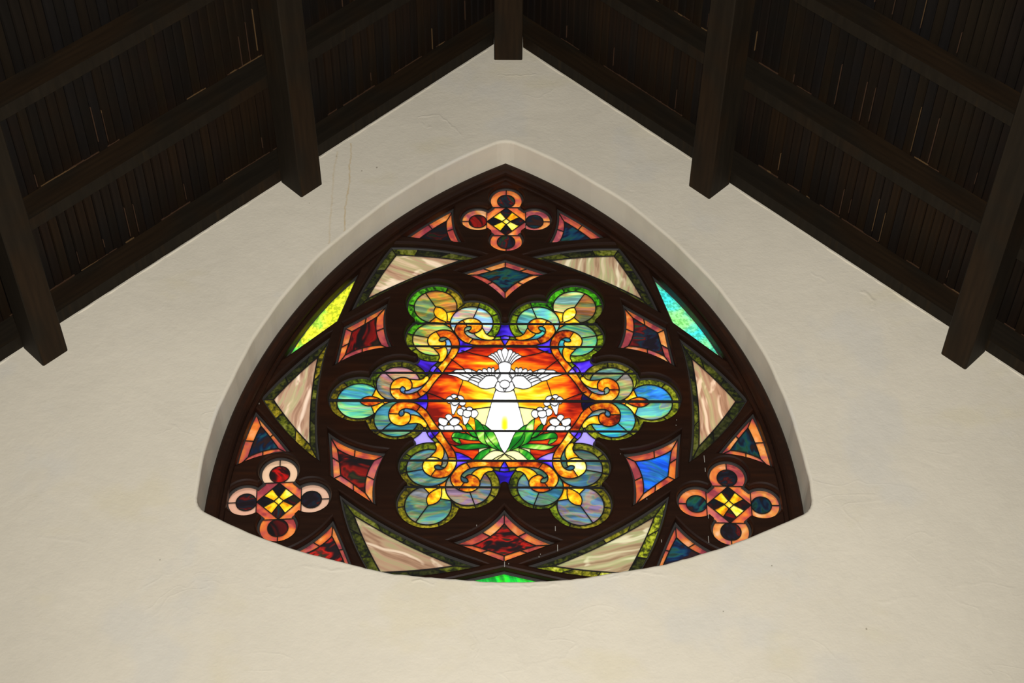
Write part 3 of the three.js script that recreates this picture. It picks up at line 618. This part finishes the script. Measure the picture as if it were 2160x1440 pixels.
// the picture in the middle: dove, light, lilies and leaves; [came, closed, x, y, x, y ...], left side, mirrored
const PICTURE = [
['t',0,'dove',[0,237,-16,232,-29,222]],
['t',0,'dove',[-29,223,-28,205,-24,177,-19,170,-20,153,-31,134,-32,123,-23,113]],
['t',0,'dove',[0,238,-6,257,-12,279,-15,299,-10,313,0,321]],
['t',0,'dove',[-15,296,-19,309,-28,310,-36,299,-34,288,-27,270,-19,251,-13,233]],
['t',0,'dove',[-35,293,-44,295,-51,289,-44,277,-33,261,-25,244,-19,229]],
['t',0,'dove',[-50,284,-60,286,-67,278,-55,269,-42,254,-32,237,-26,225]],
['t',0,'dove',[-65,276,-75,274,-79,266,-69,258,-53,247,-40,232,-29,217]],
['t',0,'dove',[-290,162,-277,162,-252,154,-223,145,-193,126,-171,119,-151,106,-124,89,-109,79,-84,74,-62,79,-46,84]],
['t',0,'dove',[-277,162,-257,169,-239,176,-227,186,-210,187,-191,188,-174,193,-155,188,-138,179,-128,175,-124,185,-117,188,-105,182,-102,192,-93,195,-82,187,-79,198,-72,201,-61,193,-58,200,-51,200,-46,186,-43,181,-38,187,-28,194]],
['t',0,'dove',[-239,175,-222,167,-193,152,-161,135]],
['t',0,'dove',[-159,139,-164,127,-171,118]],
['t',0,'dove',[-192,188,-173,165,-150,146]],
['t',0,'dove',[-145,151,-151,144,-160,135]],
['t',0,'dove',[-155,188,-150,170,-144,150]],
['t',0,'dove',[-169,124,-159,128,-139,121,-119,110]],
['t',0,'dove',[-159,139,-143,141,-124,135,-107,124]],
['t',0,'dove',[-145,152,-133,155,-116,146,-99,133]],
['t',0,'dove',[-128,176,-128,157,-116,159,-105,153,-89,146]],
['t',0,'dove',[-145,151,-128,156]],
['t',0,'dove',[-105,182,-100,166,-80,152]],
['t',0,'dove',[-82,187,-76,170,-69,151]],
['t',0,'dove',[-61,193,-62,170,-59,151]],
['t',0,'dove',[-46,186,-50,170,-48,151]],
['t',0,'dove',[-46,84,-41,95,-39,108,-32,123,-36,136,-49,151,-78,152,-89,147,-108,124,-120,109,-123,89]],
['t',0,'dove',[-43,181,-45,166,-46,149]],
['t',0,'dove',[-19,170,-26,155,-36,137]],
['t',0,'dove',[-38,109,-44,95,-46,84,-37,69,-22,59,0,56]],
['t',0,'dove',[0,127,-16,120,-23,104,-19,89,-9,80,0,77]],
['t',0,'dove',[-9,80,0,57]],
['t',0,'sky',[-39,71,-45,55,-51,34,-53,21]],
['t',0,'sky',[-42,71,-56,12,-66,-33,-77,-87,-87,-136]],
['c',0,'sky',[-193,126,-197,105,-205,79,-214,37,-219,20]],
['c',0,'sky',[-374,60,-346,47,-317,34,-288,19,-267,9]],
['c',0,'sky',[-148,-45,-106,-38,-62,-31]],
['c',0,'sky',[-376,4,-324,4,-264,5]],
['c',0,'sky',[-185,5,-129,5,-54,4]],
['t',0,'sky',[-191,-25,-194,-30]],
['c',0,'sky',[-250,251,-216,219,-187,191]],
['c',0,'sky',[-203,302,-179,295,-145,283,-111,273,-77,265]],
['t',1,'lily1',[-236,17,-237,10,-249,8,-268,9,-267,16,-254,30,-246,30,-240,24]],
['t',1,'lily1',[-246,30,-241,40,-227,42,-217,34,-219,25,-227,19,-236,18,-243,26]],
['t',1,'lily1',[-217,32,-207,35,-194,31,-187,21,-186,9,-204,10,-213,20]],
['t',0,'lily1',[-249,3,-247,-12,-242,-44,-237,-74,-232,-77,-228,-71,-217,-40,-207,-13,-205,3]],
['t',0,'lily1',[-204,3,-208,-12,-203,-20,-191,-26,-180,-18,-178,-2,-185,11]],
['t',0,'lily1',[-244,-3,-238,-17,-227,-24,-208,-10]],
['t',0,'lily1',[-227,19,-226,11,-213,11,-213,20,-219,25]],
['t',0,'lily1',[-268,10,-258,-10,-247,-12]],
['t',1,'lily2',[-187,-49,-201,-39,-212,-44,-216,-59,-210,-75,-193,-83,-189,-72,-188,-57]],
['t',0,'lily2',[-200,-39,-194,-29,-184,-29,-175,-38,-177,-46,-187,-50]],
['t',1,'lily2',[-174,-38,-163,-31,-152,-33,-143,-43,-146,-50,-162,-52,-172,-48]],
['t',1,'lily2',[-143,-48,-131,-48,-120,-65,-125,-83,-138,-95,-152,-85,-149,-70,-151,-57]],
['t',1,'lily2',[-188,-57,-182,-50,-163,-52,-151,-57,-150,-71,-156,-86,-172,-92,-188,-79,-190,-67]],
['t',0,'lily2',[-193,-82,-189,-106,-182,-132,-177,-135,-167,-121,-156,-86]],
['t',1,'lily3',[-252,-113,-263,-98,-269,-88,-264,-77,-252,-72,-240,-80,-236,-94,-242,-106]],
['t',1,'lily3',[-253,-118,-258,-107,-268,-100,-294,-94,-299,-107,-294,-126,-275,-141,-260,-133]],
['t',1,'lily3',[-249,-113,-238,-98,-223,-95,-208,-101,-202,-112,-210,-129,-227,-140,-245,-131]],
['t',1,'lily3',[-272,-141,-259,-136,-241,-135,-229,-144,-227,-159,-232,-169,-266,-169,-273,-153]],
['t',0,'lily3',[-294,-126,-298,-140,-295,-157,-289,-170]],
['t',0,'lily3',[-275,-141,-286,-135,-298,-139]],
['t',0,'lily3',[-228,-140,-209,-135,-195,-147,-189,-161,-201,-170]],
['t',1,'lily3',[-260,-133,-252,-136,-245,-132,-248,-122,-253,-117,-258,-122]],
['t',0,'lily3',[-291,-170,-277,-170,-264,-170]],
['t',0,'lily3',[-232,-169,-215,-170,-188,-164,-190,-159]],
['t',0,'lily3',[-298,-140,-298,-127,-294,-125]],
['t',0,'leaves',[-137,-95,-116,-113,-103,-131,-95,-148,-91,-169,-91,-199,-87,-219,-76,-242]],
['t',0,'leaves',[-137,-95,-133,-128,-130,-163,-128,-179,-120,-203,-112,-224,-97,-241]],
['t',0,'leaves',[-167,-124,-150,-144,-138,-167,-127,-187]],
['t',0,'leaves',[-178,-136,-166,-165,-158,-179,-143,-197,-120,-207]],
['t',0,'leaves',[-233,-92,-216,-90,-198,-104,-189,-128,-178,-136]],
['t',0,'leaves',[-207,-131,-192,-146,-184,-167,-171,-179,-159,-188]],
['t',0,'leaves',[-115,-218,-122,-209,-143,-201,-161,-187,-187,-181,-216,-175,-230,-181,-237,-198,-235,-212,-228,-222,-215,-233,-194,-241,-200,-221,-207,-209]],
['t',0,'leaves',[-236,-206,-216,-208,-203,-210,-170,-218,-144,-221,-113,-223]],
['t',0,'leaves',[-228,-251,-202,-248,-170,-242,-129,-239,-94,-240,-71,-254,-55,-262]],
['t',0,'leaves',[-228,-251,-201,-267,-169,-273,-137,-270,-108,-266,-80,-261,-55,-261]],
['t',0,'leaves',[-142,-332,-119,-296,-100,-278,-80,-268,-66,-263]],
['t',0,'leaves',[-107,-332,-80,-300,-59,-282,-40,-277,-22,-278]],
['t',0,'leaves',[-67,-282,-64,-272,-66,-263]],
['t',0,'leaves',[-56,-261,-30,-274,-8,-285,0,-292,-30,-310,-59,-332]],
['t',0,'leaves',[0,-294,-11,-307,-33,-327]],
['t',0,'leaves',[-87,-174,-81,-191,-68,-217,-52,-239,-35,-260,-22,-277]],
['t',0,'leaves',[-91,-199,-87,-219,-76,-242,-56,-261]],
['t',0,'leaves',[-103,-131,-86,-138,-68,-156,-50,-174,-31,-219,-18,-259,-8,-279,0,-292]],
['t',0,'leaves',[-114,-268,-116,-290,-118,-298]],
['c',0,'leaves',[-116,-294,-120,-297,-130,-313]],
['c',0,'leaves',[-247,-239,-234,-246,-218,-249]],
['t',0,'leaves',[-113,-223,-97,-240]]
];
for (const [k, closed, section, v] of PICTURE) {
  let p = []; for (let i = 0; i < v.length; i += 2) p.push([v[i], v[i + 1]]);
  p = curve(p, !!closed);
  const w = k === 't' ? 1.6 : 2.4;
  [p, flipX(p)].forEach((q, side) => rose.push({ ...C(q, w, k === 't' ? 0.9 : 1.2), part: section === 'sky' ? undefined : section === 'dove' ? 'dove' : section + (side ? 'right' : 'left') }));
}
const PARTS = { dove: { kind: 'dove', text: 'white dove diving with spread wings' } };
for (const side of ['left', 'right']) {
  PARTS['lily1' + side] = { kind: 'lily', text: `white trumpet lily, upper one on the ${side}` };
  PARTS['lily2' + side] = { kind: 'lily', text: `white trumpet lily nearest the light beam on the ${side}` };
  PARTS['lily3' + side] = { kind: 'lily', text: `open five-petalled white flower on the ${side}` };
  PARTS['leaves' + side] = { kind: 'leaf_spray', text: `green leaf spray on the ${side}` };
}
const unitOutline = (() => {
  const tip = arc(662, 0, 138, 0, 128 * Math.PI / 180), scr = arc(487, 100, 139, 26 * Math.PI / 180, 118 * Math.PI / 180);
  // stop each arc where they meet
  const a = tip.filter(([x, y]) => Math.hypot(x - 487, y - 100) >= 139), b = scr.filter(([x, y]) => Math.hypot(x - 662, y) >= 138);
  return [...a, ...b, onAxis(468, 8), onAxis(466, 0)];
})();
const roseOutline = join(...[0, 1, 2, 3, 4, 5].flatMap((u) => [turned(flipY(unitOutline).reverse(), 60 * u), turned(unitOutline, 60 * u)]));

// colours of the opal circles, weaker backlight of the lower units tinted in, unit by unit from the right: [tip +, tip -, scroll +, scroll -]
const OPAL = [
  [0x58a8f4, 0x9cd4b8, 0xb0b894, 0x58c0d0], [0xe0e4b4, 0xa87c4c, 0xa0d4bc, 0x84bc90], [0xb09c5c, 0xcc9a48, 0xd4c868, 0xf4e4e8],
  [0x94d4ac, 0x84d8d4, 0x6ca4a0, 0xc0968c], [0x7c9c8c, 0x889888, 0x94848a, 0x7c9896], [0x948a9c, 0x848a98, 0x708890, 0x64989c],
];
const GREENS = [[0xd8d890, 0xa8a848, 0xb0a070, 0xb0b040], [0x60e040, 0x707840, 0xa8c040, 0xc0d860], [0x70e060, 0xc0a040, 0xa0a838, 0xb8d850], [0xc0a040, 0x90a840, 0xa89848, 0x908838], [0xc0a848, 0xa89040, 0x9c9040, 0x88902c], [0xb09c50, 0x98a848, 0x9c9440, 0x889030]];
const AMBERS = [0xffffff, 0xf0d8c0, 0xffe8d0, 0xffd0b0];
const BLUES = [0x9aaac4, 0x74ccc4, 0xc4ccdc, 0x84a4c4, 0x84a09c, 0x6c9898], EYES = [0x8ea4a8, 0x60b4ac, 0x98a8a0, 0x7c94bc, 0x748c84, 0x648488];
// what each piece of a unit is made of: [x, y, glass]; y is taken on both sides
const UNIT = [
  [465, 22, 'amber'], [450, 22, 'amber'], [475, 118, 'curl'], [500, 100, 'curl'], [365, 62, 'amber'], [335, 115, 'amber'], [315, 140, 'amber'],
  [415, 63, 'blue'], [402, 69, 'blue'], [468, 66, 'eye'], [466, 76, 'eye'], [395, 105, 'tail'], [372, 118, 'tail'], [358, 135, 'tail'],
  [558, 110, 'opal'], [545, 70, 'opal'], [480, 172, 'opal'], [430, 150, 'opal'], [545, 8, 'stem'], [520, 5, 'stem'], [500, 4, 'stem'],
  [582, 42, 'petal'], [575, 52, 'petal'], [620, 6, 'petal'], [590, 8, 'petal'], [700, 45, 'tip'], [640, 60, 'tip'],
  [783, 10, 'edge'], [770, 40, 'edge'], [700, 113, 'edge'], [640, 117, 'edge'], [606, 150, 'hem'], [590, 160, 'hem'], [612, 130, 'hem'], [560, 205, 'hem'], [520, 215, 'hem'], [430, 210, 'hem'], [390, 178, 'hem'], [366, 164, 'hem'],
  [380, 4, 'cusp'], [420, 3, 'cusp'],
];
const seeds = [];
const sow = (kind, x, y) => { seeds.push([kind, x, y], [kind, -x, y]); };
for (const [k, x, y] of [
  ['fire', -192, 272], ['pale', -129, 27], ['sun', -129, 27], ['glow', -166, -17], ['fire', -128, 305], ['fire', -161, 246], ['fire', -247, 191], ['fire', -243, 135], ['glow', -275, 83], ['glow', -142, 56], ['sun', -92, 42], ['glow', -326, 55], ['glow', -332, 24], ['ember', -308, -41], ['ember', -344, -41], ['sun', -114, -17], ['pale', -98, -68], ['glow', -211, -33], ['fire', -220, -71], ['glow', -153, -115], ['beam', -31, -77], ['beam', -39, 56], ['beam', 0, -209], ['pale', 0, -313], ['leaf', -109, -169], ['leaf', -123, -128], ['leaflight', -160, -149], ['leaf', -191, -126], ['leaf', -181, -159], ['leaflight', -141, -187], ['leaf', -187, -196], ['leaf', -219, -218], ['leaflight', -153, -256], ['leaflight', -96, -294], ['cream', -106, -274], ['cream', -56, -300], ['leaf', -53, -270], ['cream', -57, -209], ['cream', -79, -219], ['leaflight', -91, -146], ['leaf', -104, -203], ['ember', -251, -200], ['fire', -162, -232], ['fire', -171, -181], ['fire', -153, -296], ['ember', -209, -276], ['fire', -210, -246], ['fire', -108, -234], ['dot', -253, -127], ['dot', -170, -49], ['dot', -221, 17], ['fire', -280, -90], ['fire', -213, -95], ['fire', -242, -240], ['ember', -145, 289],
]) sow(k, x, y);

const picks = new Map();
function unitGlass(kind, u, s) {
  const scatter = rr(0, 180);
  switch (kind) {
    case 'amber': return { name: 'scroll_pane', kind: 'amber', tint: AMBERS[Math.floor(rnd() * 4)], deg: scatter };
    case 'curl': return { name: 'scroll_pane', kind: rnd() < 0.45 ? 'yellow' : 'amber', tint: rnd() < 0.5 ? 0xffd890 : 0xffffff, deg: scatter };
    case 'tail': return { name: 'scroll_pane', kind: 'yellow', tint: 0xffe888, deg: scatter };
    case 'blue': return { name: 'opal_pane', kind: 'opal', tint: BLUES[u], deg: 20 };
    case 'eye': return { name: 'opal_pane', kind: 'opal', tint: EYES[u], deg: 0 };
    case 'opal': return { name: 'opal_pane', kind: 'opal', tint: OPAL[u][2 + s], deg: rr(-14, 14) };
    case 'tip': return { name: 'opal_pane', kind: 'opal', tint: OPAL[u][s], deg: rr(-14, 14) };
    case 'stem': return { name: 'petal_pane', kind: 'amber', tint: 0xffd8a0, deg: 60 * u };
    case 'petal': return { name: 'petal_pane', kind: 'yellow', tint: 0xfffcc8, deg: 60 * u + rr(-20, 20) };
    case 'edge': return { name: 'border_pane', kind: 'ripple', tint: GREENS[u][s], deg: scatter };
    case 'hem': return { name: 'border_pane', kind: 'ripple', tint: GREENS[u][2 + s], deg: scatter };
    case 'cusp': return { name: 'violet_pane', kind: 'violet', tint: u === 0 ? 0x302840 : 0xd0c0f0, deg: 30 };
  }
}
const LILIES = [['lily1', -222, 5], ['lily2', -168, -62], ['lily3', -252, -128]];
const lilyAt = (c) => { let best = 1e9, k; for (const [n, x, y] of LILIES) { const d = Math.hypot(-Math.abs(c.x) - x, c.y - y); if (d < best) { best = d; k = n; } } return k + (c.x < 0 ? 'left' : 'right'); };
const partOf = (s, x, y) => (s.name === 'leaf_pane' ? 'leaves' + (x < 0 ? 'left' : 'right') : s.name === 'stamen' ? lilyAt({ x, y }) : undefined);
const look = (c) => picks.get(c.n);
look.ready = (made) => {
  const known = new Map(made.cells.map((c) => [c.n, c]));
  for (const c of made.cells) if (inside(fieldEdge, c.x, c.y)) picks.set(c.n, c.y > 60 ? { name: 'feather', kind: 'clear', tint: 0xffffff, part: 'dove' } : { name: 'petal', kind: 'clear', tint: 0xffffff, part: lilyAt(c) });
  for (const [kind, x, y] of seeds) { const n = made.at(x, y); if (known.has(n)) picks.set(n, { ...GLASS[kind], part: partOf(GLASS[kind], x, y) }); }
  for (let u = 0; u < 6; u++) {
    for (const [x, y, kind] of UNIT) for (const s of [0, 1]) {
      const [[px, py]] = turned([[x, s ? -y : y]], 60 * u), n = made.at(px, py);
      if (known.has(n) && (!picks.has(n) || kind === 'cusp')) picks.set(n, unitGlass(kind, u, s));
    }
    for (const [a, b] of [[440, 0], [420, 12], [420, -12], [400, 0]]) { const [p] = turned([onAxis(a, b)], 60 * u), n = made.at(...p); if (known.has(n)) picks.set(n, VIOLET[u]); }
    for (const [a, b] of [[382, 3], [370, 0], [382, -3]]) { const [p] = turned([onAxis(a, b)], 60 * u), n = made.at(...p); if (known.has(n)) picks.set(n, { name: 'violet_pane', kind: 'violet', tint: u % 3 === 1 ? 0xd8e0ff : 0xffffff, deg: 70 }); }
  }
  for (const c of made.cells) if (!picks.has(c.n)) {           // small offcuts take the glass of the nearest seed of their unit
    const ang = (Math.atan2(c.y, c.x) * 180 / Math.PI + 360) % 360, u = Math.round(ang / 60) % 6, [[x, t]] = turned([[c.x, c.y]], -60 * u);
    let best = 1e9, kind = 'hem'; for (const q of UNIT) { const d = Math.hypot(q[0] - x, q[1] - Math.abs(t)); if (d < best) { best = d; kind = q[2]; } }
    picks.set(c.n, unitGlass(kind, u, t > 0 ? 0 : 1));
  }
};
const VIOLET = [
  { name: 'violet_pane', kind: 'violet', tint: 0xf0e0ff, deg: 20 }, { name: 'violet_pane', kind: 'violet', tint: 0xb0a0d8, deg: 5 }, { name: 'violet_pane', kind: 'violet', tint: 0xffffff, deg: -30 },
  { name: 'violet_pane', kind: 'clear', tint: 0xa898f0, deg: 0 }, { name: 'violet_pane', kind: 'violet', tint: 0xa098e8, deg: 5 }, { name: 'violet_pane', kind: 'clear', tint: 0xa898f0, deg: 0 },
];
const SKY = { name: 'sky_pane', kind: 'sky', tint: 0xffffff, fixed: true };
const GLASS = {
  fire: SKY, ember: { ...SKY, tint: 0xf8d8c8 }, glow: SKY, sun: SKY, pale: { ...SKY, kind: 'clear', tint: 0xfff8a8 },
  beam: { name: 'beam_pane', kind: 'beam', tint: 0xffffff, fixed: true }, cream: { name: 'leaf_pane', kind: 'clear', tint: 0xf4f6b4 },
  leaf: { name: 'leaf_pane', kind: 'leaf', tint: 0xffffff, deg: 60 }, leaflight: { name: 'leaf_pane', kind: 'leaf', tint: 0xffffff, deg: 20 }, dot: { name: 'stamen', kind: 'yellow', tint: 0xe8b860 },
};
const fieldEdge = (() => {
  const h = half[0][1].filter(([x, y]) => x < 395 && x > 282 && y < 170);        // the band's inner edge, from between two units to the cusp
  return join(...[0, 1, 2, 3, 4, 5].flatMap((u) => [turned(flipY(h), 60 * u), turned([...h].reverse(), 60 * u)]));
})();
light('rose_panel', 'six-lobed rose panel with a white dove, lilies and leaves on fiery glass', roseOutline, rose, look, 1, 7, PARTS);

// saddle bars across the rose
const BARS = [[0.461, 0.0052], [0.321, 0.0052], [0.161, 0.0052], [-0.004, 0.0068], [-0.174, 0.0052], [-0.339, 0.0052], [-0.483, 0.0052]];
for (const [y, h] of BARS) {
  let x = 0; for (const p of roseOutline) if (Math.abs(p[1] / 1000 - y) < 0.012) x = Math.max(x, Math.abs(p[0] / 1000));
  const b = add(win, 'saddle_bar', prism(chamfered(-h, h, -h * 0.7, h * 0.7, h * 0.3), -x - 0.012, x + 0.012), iron);
  b.rotation.set(0, Math.PI / 2, 0); b.rotation.order = 'XYZ';
  b.position.set(0, y, 0.004 + h);
}

// drips of white paint on the tracery
const white = new THREE.MeshStandardMaterial({ name: 'white_paint', color: 0xa49e92, roughness: 0.8 });
for (const [x, y0, y1] of [[881, -328, -365], [881, -395, -416], [877, -643, -663], [869, -753, -788], [668, -772, -786], [617, -559, -566], [2, -885, -912], [226, -800, -832], [218, -706, -730], [-118, -699, -707], [772, -128, -133], [768, -158, -163], [-1109, -42, -50], [513, -320, -322], [-278, 1240, 1233], [19, -893, -898], [153, -845, -850], [147, -857, -864]]) {
  const g = new THREE.CapsuleGeometry(0.0015, Math.max(0.001, (y0 - y1) / 1000 - 0.002), 3, 7);
  g.scale(1, 1, 0.5); g.translate(x / 1000, (y0 + y1) / 2000, 0.0395);
  add(win, 'paint_drip', g, white);
}

// --- wooden tracery: a board with every light cut through it, edges chamfered; a moulded rim round the outside
{
  const rim = threeArcs(1.386, 2.484, 70), inner = threeArcs(1.354, 2.372, 70), groove = threeArcs(1.354, 2.352, 70);
  const s = new THREE.Shape(rim.map((p) => new THREE.Vector2(...p)));
  for (const o of outlines) s.holes.push(new THREE.Path(o.map(([x, y]) => new THREE.Vector2(x / 1000, y / 1000))));
  const b = 0.011;
  const g = new THREE.ExtrudeGeometry(s, { depth: 0.058, bevelEnabled: true, bevelThickness: b, bevelSize: b, bevelOffset: -b, bevelSegments: 2, steps: 1 });
  g.translate(0, 0, -0.03);
  add(win, 'tracery', g, darkWood).userData.label = 'dark brown wooden tracery between the lights';
  const ring = (outer, hole, z0, z1, bevel) => {
    const q = new THREE.Shape(outer.map((p) => new THREE.Vector2(...p)));
    q.holes.push(new THREE.Path(hole.map((p) => new THREE.Vector2(...p))));
    const r = new THREE.ExtrudeGeometry(q, { depth: z1 - z0 - bevel, bevelEnabled: true, bevelThickness: bevel, bevelSize: bevel, bevelOffset: -bevel, bevelSegments: 3 });
    r.translate(0, 0, z0);
    return r;
  };
  add(win, 'rim_moulding', ring(rim, threeArcs(1.354, 2.39, 70), 0.02, 0.088, 0.022), darkWood);
  add(win, 'rim_bead', ring(threeArcs(1.354, 2.40, 70), inner, 0.02, 0.056, 0.009), darkWood);
}

renderer.render(scene, camera);
